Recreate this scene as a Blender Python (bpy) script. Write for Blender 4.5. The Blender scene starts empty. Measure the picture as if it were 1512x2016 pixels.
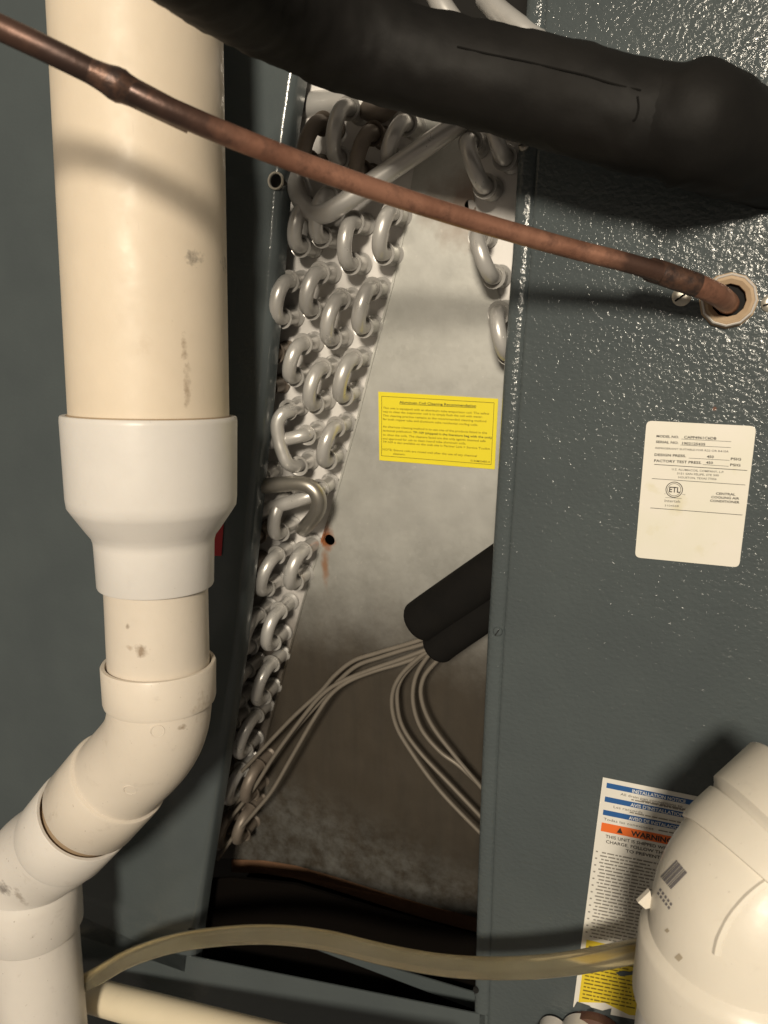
import bpy, bmesh, math, random
from mathutils import Vector, Matrix
from mathutils.bvhtree import BVHTree
random.seed(7)
scene = bpy.context.scene
COL = scene.collection

# ------------------------------------------------------------------ camera
W, H, FPX = 1512.0, 2016.0, 1500.0          # photograph size and focal length in its pixels
CAM = Vector((0.0, -0.47, 0.0))
# the cabinet's horizontals vanish at (-3440, 603) and its verticals at (538, 7930) in the photograph
XC = Vector((3440 + W / 2, -(1008 - 603), FPX)).normalized()
ZC = Vector((-(538 - W / 2), 7930 - H / 2, FPX)).normalized()
ZC = (ZC - XC * ZC.dot(XC)).normalized(); YC = ZC.cross(XC)
R = Vector((XC.x, YC.x, ZC.x)); U = Vector((XC.y, YC.y, ZC.y)); F = -Vector((XC.z, YC.z, ZC.z))
cam = bpy.data.cameras.new('camera'); cam.sensor_fit = 'VERTICAL'; cam.sensor_height = 36
cam.lens = 36 * FPX / H; cam.clip_start = 0.01; cam.clip_end = 50
cam.dof.use_dof = True; cam.dof.focus_distance = 0.47; cam.dof.aperture_fstop = 11
camo = bpy.data.objects.new('camera', cam); COL.objects.link(camo)
M3 = Matrix((R, U, -F)).transposed()
camo.matrix_world = Matrix.Translation(CAM) @ M3.to_4x4()
scene.camera = camo

# ------------------------------------------------------------------ light
world = bpy.data.worlds.new('World'); scene.world = world; world.use_nodes = True
bg = world.node_tree.nodes['Background']
bg.inputs[0].default_value = (1.0, 0.86, 0.70, 1); bg.inputs[1].default_value = 0.14
def lamp(name, loc, target, size, power, colour):
    l = bpy.data.lights.new(name, 'AREA'); l.shape = 'DISK'; l.size = size; l.energy = power; l.color = colour
    o = bpy.data.objects.new(name, l); COL.objects.link(o); o.location = loc
    o.rotation_euler = (Vector(target) - Vector(loc)).to_track_quat('-Z', 'Y').to_euler()
    return o
AIM = CAM + F * .5
lamp('room_lamp', AIM + (-R * .15 + U * .12 - F) * 2.2, AIM, 0.34, 54, (1.0, 0.88, 0.705))
vs = scene.view_settings
vs.view_transform = 'Standard'; vs.look = 'None'; vs.exposure = 0.0; vs.gamma = 1.0; vs.use_curve_mapping = False

# ------------------------------------------------------------------ pixels to places
def ray(px, py):
    return F + R * ((px - W / 2) / FPX) + U * ((H / 2 - py) / FPX)
def on(px, py, y=0.0, k=0.0):               # where the sight line meets the plane Y = y - k Z (k = 0: parallel to the cabinet front)
    d = ray(px, py); return CAM + d * ((y - k * CAM.z - CAM.y) / (d.y + k * d.z))
KC = .10                                    # the coil leans forward a little at the top
NC = Vector((0, -1, -KC)).normalized()
def onc(px, py, y): return on(px, py, y, KC)
def at(px, py, t):                          # at distance t along the camera axis
    return CAM + ray(px, py) * t
def pix(p):
    v = Vector(p) - CAM; t = v.dot(F)
    return W / 2 + FPX * v.dot(R) / t, H / 2 - FPX * v.dot(U) / t

# ------------------------------------------------------------------ materials
MATS = {}
class NT:
    def __init__(s, name):
        s.m = bpy.data.materials.new(name); s.m.use_nodes = True
        s.t = s.m.node_tree; s.b = s.t.nodes['Principled BSDF']; MATS[name] = s.m
        s.pos = s.t.nodes.new('ShaderNodeNewGeometry').outputs['Position']
    def n(s, typ, **kw):
        nd = s.t.nodes.new('ShaderNode' + typ)
        for k, v in kw.items(): setattr(nd, k, v)
        return nd
    def link(s, a, b): s.t.links.new(a, b)
    def set(s, **kw):
        for k, v in kw.items(): s.b.inputs[k.replace('_', ' ')].default_value = v
    def noise(s, scale, detail=4, rough=0.55, dist=0.0, vec=None):
        nd = s.n('TexNoise'); nd.inputs['Scale'].default_value = scale; nd.inputs['Detail'].default_value = detail
        nd.inputs['Roughness'].default_value = rough; nd.inputs['Distortion'].default_value = dist
        s.link(vec if vec is not None else s.pos, nd.inputs['Vector']); return nd.outputs['Fac']
    def stretch(s, sx, sy, sz):
        nd = s.n('VectorMath', operation='MULTIPLY'); s.link(s.pos, nd.inputs[0]); nd.inputs[1].default_value = (sx, sy, sz)
        return nd.outputs[0]
    def ramp(s, fac, a, b, ca=(0, 0, 0, 1), cb=(1, 1, 1, 1)):
        nd = s.n('ValToRGB'); e = nd.color_ramp.elements
        e[0].position = a; e[1].position = b; e[0].color = ca; e[1].color = cb
        s.link(fac, nd.inputs[0]); return nd.outputs[0]
    def mix(s, fac, a, b):
        nd = s.n('Mix', data_type='RGBA')
        for v, i in ((fac, 0), (a, 6), (b, 7)):
            if isinstance(v, (int, float)): nd.inputs[i].default_value = v
            elif isinstance(v, tuple): nd.inputs[i].default_value = v + (1,) if len(v) == 3 else v
            else: s.link(v, nd.inputs[i])
        return nd.outputs[2]
    def math(s, op, a, b=None):
        nd = s.n('Math', operation=op)
        for v, i in ((a, 0), (b, 1)):
            if v is None: continue
            if isinstance(v, (int, float)): nd.inputs[i].default_value = v
            else: s.link(v, nd.inputs[i])
        return nd.outputs[0]
    def bump(s, h, strength, dist, normal=None):
        nd = s.n('Bump'); nd.inputs['Strength'].default_value = strength; nd.inputs['Distance'].default_value = dist
        s.link(h, nd.inputs['Height'])
        if normal is not None: s.link(normal, nd.inputs['Normal'])
        return nd.outputs[0]
    def spot(s, centre, radius, soft=0.5, wob=0.6, nscale=180):
        """1 inside a ragged blotch round a world point"""
        sub = s.n('VectorMath', operation='SUBTRACT'); s.link(s.pos, sub.inputs[0]); sub.inputs[1].default_value = centre
        div = s.n('VectorMath', operation='DIVIDE'); s.link(sub.outputs[0], div.inputs[0])
        div.inputs[1].default_value = radius if isinstance(radius, tuple) else (radius,) * 3
        ln = s.n('VectorMath', operation='LENGTH'); s.link(div.outputs[0], ln.inputs[0])
        nz = s.noise(nscale, 3)
        v = s.math('ADD', ln.outputs['Value'], s.math('MULTIPLY', s.math('SUBTRACT', nz, 0.5), wob * 2))
        return s.ramp(v, max(0.0, 1 - soft), 1.0, (1, 1, 1, 1), (0, 0, 0, 1))
    def base(s, c): s.link(c, s.b.inputs['Base Color'])
    def rough(s, c): s.link(c, s.b.inputs['Roughness'])
    def normal(s, c): s.link(c, s.b.inputs['Normal'])

def plain(name, col, rough=0.6, metal=0.0, var=0.12, scale=60):
    k = NT(name); k.set(Roughness=rough, Metallic=metal)
    d = tuple(c * (1 - var) for c in col); l = tuple(min(1, c * (1 + var)) for c in col)
    k.base(k.mix(k.noise(scale), d, l)); return k.m

def panel_mat(name, emb, spots=()):
    k = NT(name); k.set(Metallic=0.0); k.b.inputs['Specular IOR Level'].default_value = 0.5
    c = k.mix(k.ramp(k.noise(14, 5), .35, .7), (.070, .084, .089), (.081, .097, .101))
    dust = k.ramp(k.noise(900, 2, .5), .755, .80)
    c = k.mix(k.math('MULTIPLY', dust, .35), c, (.35, .36, .34))
    for (p, r, col, f) in spots:
        c = k.mix(k.math('MULTIPLY', k.spot(p, r), f), c, col)
    k.base(c)
    k.rough(k.ramp(k.noise(30, 4), .3, .7, (.11, .11, .11, 1), (.17, .17, .17, 1)))
    # leather-grain emboss: wandering valleys between flat pebbles
    wob = k.n('TexNoise'); wob.inputs['Scale'].default_value = 230; wob.inputs['Detail'].default_value = 2; k.link(k.pos, wob.inputs['Vector'])
    off = k.n('VectorMath', operation='SCALE'); k.link(wob.outputs['Color'], off.inputs[0]); off.inputs['Scale'].default_value = .0032
    add = k.n('VectorMath', operation='ADD'); k.link(k.stretch(.75, 1, 1.15), add.inputs[0]); k.link(off.outputs[0], add.inputs[1])
    v = k.n('TexVoronoi', feature='SMOOTH_F1'); v.inputs['Scale'].default_value = 330; v.inputs['Smoothness'].default_value = .6
    k.link(add.outputs[0], v.inputs['Vector'])
    n2 = k.noise(500, 3, .6, .8)
    h = k.math('ADD', k.math('MULTIPLY', v.outputs['Distance'], -.8), k.math('MULTIPLY', n2, .75))
    n3 = k.noise(1500, 2, .5)
    h = k.math('ADD', h, k.math('MULTIPLY', n3, .05))
    k.normal(k.bump(h, emb, .00040)); return k.m

def pvc_mat(name, col, rough=.32, spots=(), grime=.5, streak=False):
    k = NT(name); k.set(Roughness=rough); k.b.inputs['Specular IOR Level'].default_value = .36
    k.b.inputs['Subsurface Weight'].default_value = .06; k.b.inputs['Subsurface Radius'].default_value = (.004, .003, .002)
    k.b.inputs['Subsurface Scale'].default_value = 1.0
    c = k.mix(k.ramp(k.noise(26, 5, .6), .3, .75), tuple(v * .93 for v in col), col)
    sm = k.ramp(k.noise(70, 6, .65, .6), .60, .82)
    c = k.mix(k.math('MULTIPLY', sm, .32 * grime), c, (.30, .24, .18))
    sp = k.ramp(k.noise(420, 2, .5), .735, .775)
    c = k.mix(k.math('MULTIPLY', sp, .45 * grime), c, (.22, .17, .12))
    if streak:
        st = k.ramp(k.noise(1, 4, .6, .5, k.stretch(420, 420, 22)), .70, .80)
        c = k.mix(k.math('MULTIPLY', st, .25), c, (.32, .25, .18))
    for (p, r, cc, f) in spots:
        c = k.mix(k.math('MULTIPLY', k.spot(p, r, .75, .8, 330), f * .9), c, cc)
    k.base(c)
    k.rough(k.ramp(k.noise(90, 4), .3, .75, (rough * .85,) * 3 + (1,), (rough * 1.35,) * 3 + (1,)))
    k.normal(k.bump(k.noise(220, 3), .12, .0006)); return k.m

# ------------------------------------------------------------------ object helpers
def thing(name, label, cat, loc=(0, 0, 0), group=None):
    o = bpy.data.objects.new(name, None); COL.objects.link(o); o.location = loc; o.empty_display_size = .02
    o['label'] = label; o['category'] = cat
    if group: o['group'] = group
    return o
def origin_of(o):
    p = Vector((0, 0, 0))
    while o is not None: p += Vector(o.location); o = o.parent
    return p
def tag(o, label, cat, group=None):
    o['label'] = label; o['category'] = cat
    if group: o['group'] = group
    return o
def obj(name, geo, mat, parent=None, smooth=True, angle=40, label=None):
    """geo is (verts, faces) in world coordinates"""
    vs_, fs = geo
    org = origin_of(parent) if parent else sum((Vector(v) for v in vs_), Vector()) / len(vs_)
    me = bpy.data.meshes.new(name); me.from_pydata([tuple(Vector(v) - org) for v in vs_], [], fs); me.update()
    bm = bmesh.new(); bm.from_mesh(me); bmesh.ops.recalc_face_normals(bm, faces=bm.faces); bm.to_mesh(me); bm.free()
    if smooth:
        me.polygons.foreach_set('use_smooth', [True] * len(me.polygons)); me.set_sharp_from_angle(angle=math.radians(angle))
    me.materials.append(MATS[mat] if isinstance(mat, str) else mat)
    o = bpy.data.objects.new(name, me); COL.objects.link(o)
    if parent: o.parent = parent
    else: o.location = org
    if label: o['label'] = label
    return o
def join(*geos):
    V, Fc = [], []
    for v, f in geos:
        b = len(V); V += list(v); Fc += [[i + b for i in q] for q in f]
    return V, Fc
def crs(pts, n=8):
    """Catmull-Rom through the points"""
    P = [Vector(p) for p in pts]; out = []
    P = [P[0] * 2 - P[1]] + P + [P[-1] * 2 - P[-2]]
    for i in range(1, len(P) - 2):
        a, b, c, d = P[i - 1:i + 3]
        for j in range(n):
            t = j / n
            out.append(.5 * ((2 * b) + (c - a) * t + (2 * a - 5 * b + 4 * c - d) * t * t + (3 * b - a - 3 * c + d) * t ** 3))
    out.append(P[-2]); return out
def sweep(path, rad, segs=20, cap=True, jitter=0.0, squash=1.0):
    P = [Vector(p) for p in path]; n = len(P)
    if isinstance(rad, (int, float)): rad = [rad] * n
    T = []
    for i in range(n):
        d = Vector()
        j, k = i, i
        while d.length < 1e-7 and (j > 0 or k < n - 1):
            j = max(0, j - 1); k = min(n - 1, k + 1); d = P[k] - P[j]
        T.append(d.normalized())
    ref = Vector((0, 0, 1)) if abs(T[0].z) < .9 else Vector((1, 0, 0))
    u = (ref - T[0] * ref.dot(T[0])).normalized(); V = []; Fc = []
    for i in range(n):
        u = (u - T[i] * u.dot(T[i])).normalized(); w = T[i].cross(u)
        for s in range(segs):
            a = 2 * math.pi * s / segs; r = rad[i] * (1 + (random.uniform(-jitter, jitter) if jitter else 0))
            V.append(P[i] + (u * math.cos(a) + w * math.sin(a) * squash) * r)
    for i in range(n - 1):
        for s in range(segs):
            t = (s + 1) % segs
            Fc.append([i * segs + s, i * segs + t, (i + 1) * segs + t, (i + 1) * segs + s])
    if cap:
        Fc.append(list(range(segs))[::-1]); Fc.append([(n - 1) * segs + s for s in range(segs)])
    return V, Fc
def lathe(p0, d, prof, segs=48, cap=True):
    """profile (s, r) along the straight axis from p0 in direction d"""
    d = Vector(d).normalized(); p0 = Vector(p0)
    ref = Vector((0, 0, 1)) if abs(d.z) < .9 else Vector((1, 0, 0))
    u = (ref - d * ref.dot(d)).normalized(); w = d.cross(u); V = []; Fc = []
    for s, r in prof:
        for i in range(segs):
            a = 2 * math.pi * i / segs; V.append(p0 + d * s + (u * math.cos(a) + w * math.sin(a)) * r)
    for k in range(len(prof) - 1):
        for i in range(segs):
            j = (i + 1) % segs; Fc.append([k * segs + i, k * segs + j, (k + 1) * segs + j, (k + 1) * segs + i])
    if cap:
        Fc.append(list(range(segs))[::-1]); Fc.append([(len(prof) - 1) * segs + i for i in range(segs)])
    return V, Fc
def prism(pts, d):
    """flat polygon pushed along d"""
    n = len(pts); d = Vector(d); V = [Vector(p) for p in pts] + [Vector(p) + d for p in pts]
    return V, [list(range(n))[::-1], list(range(n, 2 * n))] + [[i, (i + 1) % n, (i + 1) % n + n, i + n] for i in range(n)]
def box(c, sx, sy, sz):
    c = Vector(c); p = [c + Vector((x * sx / 2, -sy / 2, z * sz / 2)) for x, z in ((-1, -1), (1, -1), (1, 1), (-1, 1))]
    return prism(p, (0, sy, 0))
def cut(o, cutters):
    for geo in cutters:
        c = obj('cutter', geo, o.data.materials[0], smooth=False)
        m = o.modifiers.new('cut', 'BOOLEAN'); m.operation = 'DIFFERENCE'; m.solver = 'EXACT'; m.object = c
        bpy.context.view_layer.update()
        dg = bpy.context.evaluated_depsgraph_get()
        me = bpy.data.meshes.new_from_object(o.evaluated_get(dg)); o.modifiers.clear(); o.data = me
        bpy.data.objects.remove(c)
    me.set_sharp_from_angle(angle=math.radians(40))

# ------------------------------------------------------------------ plain materials
plain('dark_interior', (.012, .011, .010), .9)
plain('pan_black', (.0035, .0027, .0022), .95)
MATS['pan_black'].node_tree.nodes['Principled BSDF'].inputs['Specular IOR Level'].default_value = .05
plain('ink', (.03, .026, .022), .6); plain('ink_soft', (.13, .12, .11), .7)
plain('ink_yellow', (.17, .12, .012), .7)
plain('ink_white', (.75, .75, .72), .6)
plain('blue_print', (.02, .10, .30), .5, var=.06); plain('orange_print', (.78, .16, .03), .5, var=.05)
plain('yellow_print', (.72, .55, .03), .5, var=.05)
plain('red_tape', (.45, .02, .03), .5); plain('void', (.004, .004, .004), .9)
plain('steel', (.42, .40, .36), .38, .85); plain('zinc_screw', (.55, .52, .45), .35, .7)
plain('brown_rubber', (.10, .045, .03), .6, var=.3, scale=200)

k = NT('yellow_paper'); k.set(Roughness=.42); k.base(k.mix(k.noise(40), (.80, .68, .025), (.86, .73, .035)))
k = NT('white_paper'); k.set(Roughness=.45)
c = k.mix(k.ramp(k.noise(24, 4), .35, .7), (.72, .70, .60), (.76, .72, .66)); k.base(k.mix(k.ramp(k.noise(55, 5), .58, .75), c, (.66, .62, .46)))
k = NT('notice_paper'); k.set(Roughness=.5); k.base(k.mix(k.noise(50), (.70, .68, .62), (.76, .74, .69)))

# galvanised plate: spangle, cast shade painted brown low down, returning light painted pale at the foot, rust round the bolt hole
PLY = .040
k = NT('galvanised'); k.set(Metallic=.6)
sp = k.n('TexVoronoi'); sp.inputs['Scale'].default_value = 330; k.link(k.pos, sp.inputs['Vector'])
c = k.mix(k.ramp(sp.outputs['Color'], .0, 1.0), (.47, .47, .44), (.525, .525, .495))
c = k.mix(k.ramp(k.noise(16, 6, .65), .35, .7), c, (.58, .58, .55))
c = k.mix(k.math('MULTIPLY', k.ramp(k.noise(150, 3, .6), .68, .76), .5), c, (.72, .70, .66))
sx = k.n('SeparateXYZ'); k.link(k.pos, sx.inputs[0]); zz = sx.outputs['Z']
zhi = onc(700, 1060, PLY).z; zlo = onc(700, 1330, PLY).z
low_shade = k.math('ADD', zz, k.math('MULTIPLY', k.math('SUBTRACT', k.noise(22, 8, .72), .5), .075))
low_shade = k.n('MapRange'); low_shade.interpolation_type = 'SMOOTHSTEP'
k.link(k.math('ADD', zz, k.math('MULTIPLY', k.math('SUBTRACT', k.noise(22, 8, .72), .5), .075)), low_shade.inputs[0])
low_shade.inputs[1].default_value = zhi; low_shade.inputs[2].default_value = zlo
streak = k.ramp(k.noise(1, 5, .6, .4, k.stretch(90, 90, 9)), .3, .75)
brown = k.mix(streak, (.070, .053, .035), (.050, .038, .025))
c = k.mix(k.math('MULTIPLY', low_shade.outputs[0], .93), c, brown)  # shadow over the lower plate, put into its colour
foot_light = k.n('MapRange'); foot_light.interpolation_type = 'SMOOTHSTEP'
lw = k.math('ADD', zz, k.math('MULTIPLY', sx.outputs['X'], .28))
p1, p2 = onc(800, 1600, PLY), onc(800, 1740, PLY)
k.link(lw, foot_light.inputs[0]); foot_light.inputs[1].default_value = p1.z + .28 * p1.x; foot_light.inputs[2].default_value = p2.z + .28 * p2.x
bl = k.math('MULTIPLY', foot_light.outputs[0], k.ramp(k.noise(60, 7, .75), .38, .66))
c = k.mix(k.math('MULTIPLY', bl, .55), c, (.30, .31, .30))  # light below that shadow, painted as a pale mottle
hx = onc(648, 1063, PLY)
c = k.mix(k.math('MULTIPLY', k.spot(tuple(hx + Vector((-.003, 0, .001))), (.0085, .02, .012), .6, .5, 160), .95), c, (.42, .13, .03))
c = k.mix(k.math('MULTIPLY', k.spot(tuple(onc(640, 1110, PLY)), (.004, .02, .022), .8, .5, 160), .75), c, (.40, .17, .06))
c = k.mix(k.math('MULTIPLY', k.spot(tuple(onc(640, 1035, PLY)), (.006, .02, .018), .8, .6, 160), .8), c, (.16, .08, .05))
c = k.mix(k.math('MULTIPLY', k.spot(tuple(onc(925, 405, PLY)), (.035, .02, .03), .8, .8, 60), .6), c, (.22, .12, .07))
k.base(c)
rr = k.ramp(k.noise(40, 5), .3, .7, (.42, .42, .42, 1), (.56, .56, .56, 1)); k.rough(rr)
k.normal(k.bump(k.noise(110, 3), .10, .001))

k = NT('tube_sheet'); k.set(Metallic=.2, Roughness=.5)
c = k.mix(k.noise(40, 5), (.72, .70, .68), (.79, .77, .75))
c = k.mix(k.math('MULTIPLY', k.ramp(k.noise(28, 5, .7), .62, .80), .12), c, (.26, .20, .15))
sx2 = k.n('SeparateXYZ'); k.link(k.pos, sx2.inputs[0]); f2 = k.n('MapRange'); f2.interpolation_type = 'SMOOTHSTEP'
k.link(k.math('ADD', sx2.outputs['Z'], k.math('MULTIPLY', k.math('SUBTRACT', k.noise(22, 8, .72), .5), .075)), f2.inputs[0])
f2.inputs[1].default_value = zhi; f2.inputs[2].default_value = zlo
k.base(k.mix(k.math('MULTIPLY', f2.outputs[0], .9), c, (.075, .057, .040)))  # lower sheet painted brown with the same shade as the plate
k = NT('aluminium_tube'); k.set(Metallic=.45)
c = k.mix(k.noise(55, 4), (.52, .51, .49), (.62, .61, .59)); c = k.mix(k.math('MULTIPLY', k.ramp(k.noise(60, 5, .7), .62, .80), .15), c, (.24, .19, .15)); k.base(c)
k.rough(k.ramp(k.noise(90, 4), .3, .7, (.26, .26, .26, 1), (.42, .42, .42, 1)))
k = NT('brown_tube'); k.set(Metallic=.35, Roughness=.5)  # darker, browner metal for some of the tubes
k.base(k.mix(k.noise(90, 5, .6), (.13, .105, .085), (.25, .215, .18)))
k = NT('capillary'); k.set(Metallic=.35, Roughness=.45); k.base(k.mix(k.noise(70, 4), (.19, .168, .14), (.27, .24, .20)))
k = NT('rust_edge'); k.set(Roughness=.85); k.base(k.mix(k.noise(120, 5, .7), (.13, .065, .034), (.24, .13, .07)))
k = NT('copper'); k.set(Metallic=.6)
c = k.mix(k.ramp(k.noise(28, 5, .65, .8), .38, .66), (.45, .23, .155), (.28, .135, .09))
c = k.mix(k.math('MULTIPLY', k.ramp(k.noise(120, 5, .7), .50, .72), .65), c, (.11, .06, .045))
for px, py, yy, rx in ((228, 165, -.2, .03), (330, 220, -.2, .03), (1270, 530, -.05, .022), (60, 80, -.22, .06)):
    c = k.mix(k.math('MULTIPLY', k.spot(tuple(on(px, py, yy)), (rx, .05, .05), .6, .5, 90), .85), c, (.055, .035, .03))
k.base(c); k.rough(k.ramp(k.noise(60, 4), .3, .7, (.34, .34, .34, 1), (.52, .52, .52, 1)))
k.normal(k.bump(k.noise(260, 4, .6), .25, .0006))
k = NT('burnt_copper'); k.set(Metallic=.55, Roughness=.42)
k.base(k.mix(k.ramp(k.noise(150, 5, .7), .4, .7), (.055, .038, .034), (.17, .09, .06))); k.normal(k.bump(k.noise(300, 4), .4, .001))
k = NT('foam_rubber'); k.set(Roughness=.62); k.b.inputs['Specular IOR Level'].default_value = .24
k.base(k.mix(k.ramp(k.noise(26, 5, .6), .35, .7), (.0055, .005, .0045), (.0095, .0085, .0075)))
k.rough(k.ramp(k.noise(20, 4), .3, .7, (.60, .60, .60, 1), (.78, .78, .78, 1))); k.normal(k.bump(k.noise(60, 4), .25, .002))
k = NT('foam_matte'); k.set(Roughness=.95); k.b.inputs['Specular IOR Level'].default_value = .1; k.base(k.mix(k.noise(80), (.006, .006, .006), (.011, .010, .009)))
k = NT('vinyl_hose'); k.set(Roughness=.22); k.b.inputs['Transmission Weight'].default_value = .92; k.b.inputs['IOR'].default_value = 1.25
k.base(k.mix(k.ramp(k.noise(30, 4), .3, .7), (.72, .66, .50), (.80, .75, .60)))
pvc_mat('pvc_cream', (.73, .63, .50), .44, [
    (tuple(at(412, 515, .425)), (.0024, .03, .0055), (.10, .09, .08), .8), (tuple(at(398, 690, .43)), (.0013, .03, .011), (.28, .2, .13), .7),
    (tuple(at(394, 760, .43)), (.0013, .03, .016), (.28, .2, .13), .7), (tuple(at(272, 680, .40)), (.004, .03, .006), (.60, .50, .38), .5)], .22, True)
pvc_mat('pvc_white', (.71, .68, .645), .36, [], .30)
pvc_mat('pvc_stub', (.70, .63, .54), .36, [(tuple(at(270, 1287, .445)), (.004, .03, .005), (.22, .15, .09), .85), (tuple(at(245, 1280, .445)), (.003, .03, .002), (.35, .26, .18), .6),
    (tuple(at(246, 1235, .445)), (.0015, .03, .002), (.2, .15, .1), .7)], .4)
pvc_mat('pvc_elbow', (.72, .65, .56), .38, [(tuple(at(340, 1446, .455)), (.002, .03, .002), (.22, .16, .1), .8), (tuple(at(395, 1450, .47)), (.004, .03, .03), (.3, .22, .13), .5)], 1.1)
pvc_mat('pvc_dirty', (.74, .70, .65), .38, [(tuple(on(25, 1735, -.11)), (.008, .05, .007), (.14, .12, .11), .85), (tuple(on(51, 1755, -.11)), (.003, .05, .012), (.30, .25, .2), .7)], 1.3)
pvc_mat('pvc_fitting', (.74, .69, .60), .36, [(tuple(at(1478, 1625, .325)), (.006, .03, .011), (.34, .28, .22), .55), (tuple(at(1442, 1590, .335)), (.006, .03, .006), (.5, .42, .33), .6)], .5)
pvc_mat('pvc_drain', (.80, .71, .53), .34, [], .3)
pvc_mat('glue_brown', (.36, .27, .18), .5, [], .8)
panel_mat('left_paint', .22)
panel_mat('right_paint', 1.0, [(tuple(on(1407, 805)), .0016, (.18, .08, .05), .8)])
panel_mat('rail_paint', .22)

# ------------------------------------------------------------------ cabinet
def jamb(name, edge_px, outer, inner, mat, parent, ztop, zbot):
    """sheet-metal panel: a closed cross-section carried down the traced edge of the opening"""
    P = [on(x, y, 0) for x, y in edge_px]
    P = [P[0] + (P[0] - P[1]).normalized() * ((ztop - P[0].z) / abs((P[0] - P[1]).normalized().z))] + P
    d = (P[-1] - P[-2]).normalized(); P.append(P[-1] + d * ((P[-1].z - zbot) / abs(d.z)))
    P = [a_.lerp(b_, i / 3) for a_, b_ in zip(P, P[1:]) for i in range(3)] + [P[-1]]; sec = outer + inner; n = len(sec); V = []; Fc = []
    for p in P:
        for dx, dy in sec:
            V.append(Vector((p.x + dx, dy, p.z)) if abs(dx) < .3 else Vector((math.copysign(.75, dx), dy, p.z)))
    for i in range(len(P) - 1):
        for j in range(n): Fc.append([i * n + j, i * n + (j + 1) % n, (i + 1) * n + (j + 1) % n, (i + 1) * n + j])
    Fc += [list(range(n))[::-1], [(len(P) - 1) * n + j for j in range(n)]]
    return obj(name, (V, Fc), mat, parent, angle=55)
lp = thing('cabinet', 'open grey sheet-metal cabinet whose left front stands behind the vertical plastic pipe', 'cabinet', on(420, 1900))
zt, zb = .75, on(340, 1905).z
lsheet = jamb('front_panel', [(590, 100), (570, 230), (551, 381), (536, 580), (520, 779), (494, 1040), (467, 1295), (432, 1530), (396, 1760), (384, 1850)],
     [(-.6, 0), (-.006, 0), (-.0035, .0007), (-.0012, .0025), (0, .006), (0, .016)],
     [(-.0012, .016), (-.0012, .0065), (-.0022, .0036), (-.0042, .0020), (-.006, .0012), (-.6, .0012)], 'left_paint', lp, zt, zb)
cut(lsheet, [lathe(on(x, y) + Vector((0, -.02, 0)), (0, 1, 0), [(0, r), (.06, r)], 20) for x, y, r in ((543, 356, .0042), (377, 1834, .0035))])
def ring(c, d, ri, ro, h, segs=28):
    return lathe(c, d, [(0, ri), (-h, ri + h * .4), (-h, ro - h * .4), (0, ro), (h, ro), (h, ri), (0, ri)], segs, False)
obj('screw_hole_rim', ring(on(543, 356) + Vector((0, -.0002, 0)), (0, 1, 0), .0042, .0058, .0007), 'zinc_screw', lp)
rp = thing('access_panel', 'grey embossed metal access panel carrying the rating sticker and copper line', 'panel', on(1250, 2000))
jamb('sheet', [(1034, 0), (1019, 270), (1006, 500), (991, 700), (976, 950), (958, 1240), (946, 1500), (937, 1760), (931, 2010)],
     [(.6, 0), (.0135, 0), (.0122, .0004), (.0112, .0014), (.0102, .0004), (.009, 0), (.005, 0), (.003, .0006), (.001, .0018), (0, .005), (0, .018)],
     [(.0012, .018), (.0012, .0055), (.002, .0034), (.005, .0022), (.009, .0022), (.0112, .0030), (.0135, .0022), (.6, .0022)], 'right_paint', rp, .75, -.55)
def screw(px, py, r, par, slot=35, mat='zinc_screw', y=0.0):
    p = on(px, py, y)
    s = obj('screw', lathe(p + Vector((0, .001, 0)), (0, -1, 0), [(0, r), (.0016, r), (.0024, r * .8), (.0027, r * .45), (.0027, .0004)], 24), mat, par)
    a = math.radians(slot); d = Vector((math.cos(a), 0, math.sin(a))); n_ = Vector((-d.z, 0, d.x))
    c = p + Vector((0, -.00175, 0)); hw = r * .09
    obj('slot', prism([c + d * r * .8 + n_ * hw, c - d * r * .8 + n_ * hw, c - d * r * .8 - n_ * hw, c + d * r * .8 - n_ * hw], (0, .0002 - .0012, 0)), 'void', s, False)
screw(1342, 584, .0052, rp, 38); screw(1517, 597, .0048, rp, 20)
screw(980, 1243, .0032, rp, 60, 'left_paint'); screw(1031, 286, .0032, rp, 10, 'steel')
screw(937, 1949, .0022, rp, 70, 'void')

inn = lp
obj('liner', box((-.15, .262, 0), 1.3, .004, 1.6), 'dark_interior', inn, False)
obj('liner', box((-.80, .14, 0), .004, .24, 1.6), 'dark_interior', inn, False)
obj('liner', box((.55, .14, 0), .004, .24, 1.6), 'dark_interior', inn, False)
obj('liner', prism([(-.8, .02, .78), (.55, .02, .78), (.55, .26, .78), (-.8, .26, .78)], (0, 0, .004)), 'dark_interior', inn, False)

# drain pan and base rail
pan = thing('drain_pan', 'black drain pan under the rusty lower edge of the metal plate', 'drain pan', on(690, 1860, .03))
pw = [(380, 1735), (455, 1728), (582, 1742), (744, 1792), (935, 1845), (1010, 1870)]
top = [on(x, y, .034) for x, y in pw]
obj('front_wall', prism(top + [p - Vector((0, 0, .12)) for p in top[::-1]], (0, .003, 0)), 'pan_black', pan, False)
obj('pan_floor', prism([(top[0].x, .035, min(p.z for p in top) - .06), (top[-1].x, .035, min(p.z for p in top) - .06), (top[-1].x, .25, min(p.z for p in top) - .06), (top[0].x, .25, min(p.z for p in top) - .06)], (0, 0, -.003)), 'pan_black', pan, False)
rail = lp
a, b = on(300, 1868), on(960, 2000)
obj('base_rail', prism([a, b, b - Vector((0, 0, .16)), a - Vector((.25, 0, .16)), a - Vector((.25, 0, -.03))], (0, .0012, 0)) , 'rail_paint', rail, False)
a2, b2 = on(600, 1855, .022), on(960, 1962, .022)
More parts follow.
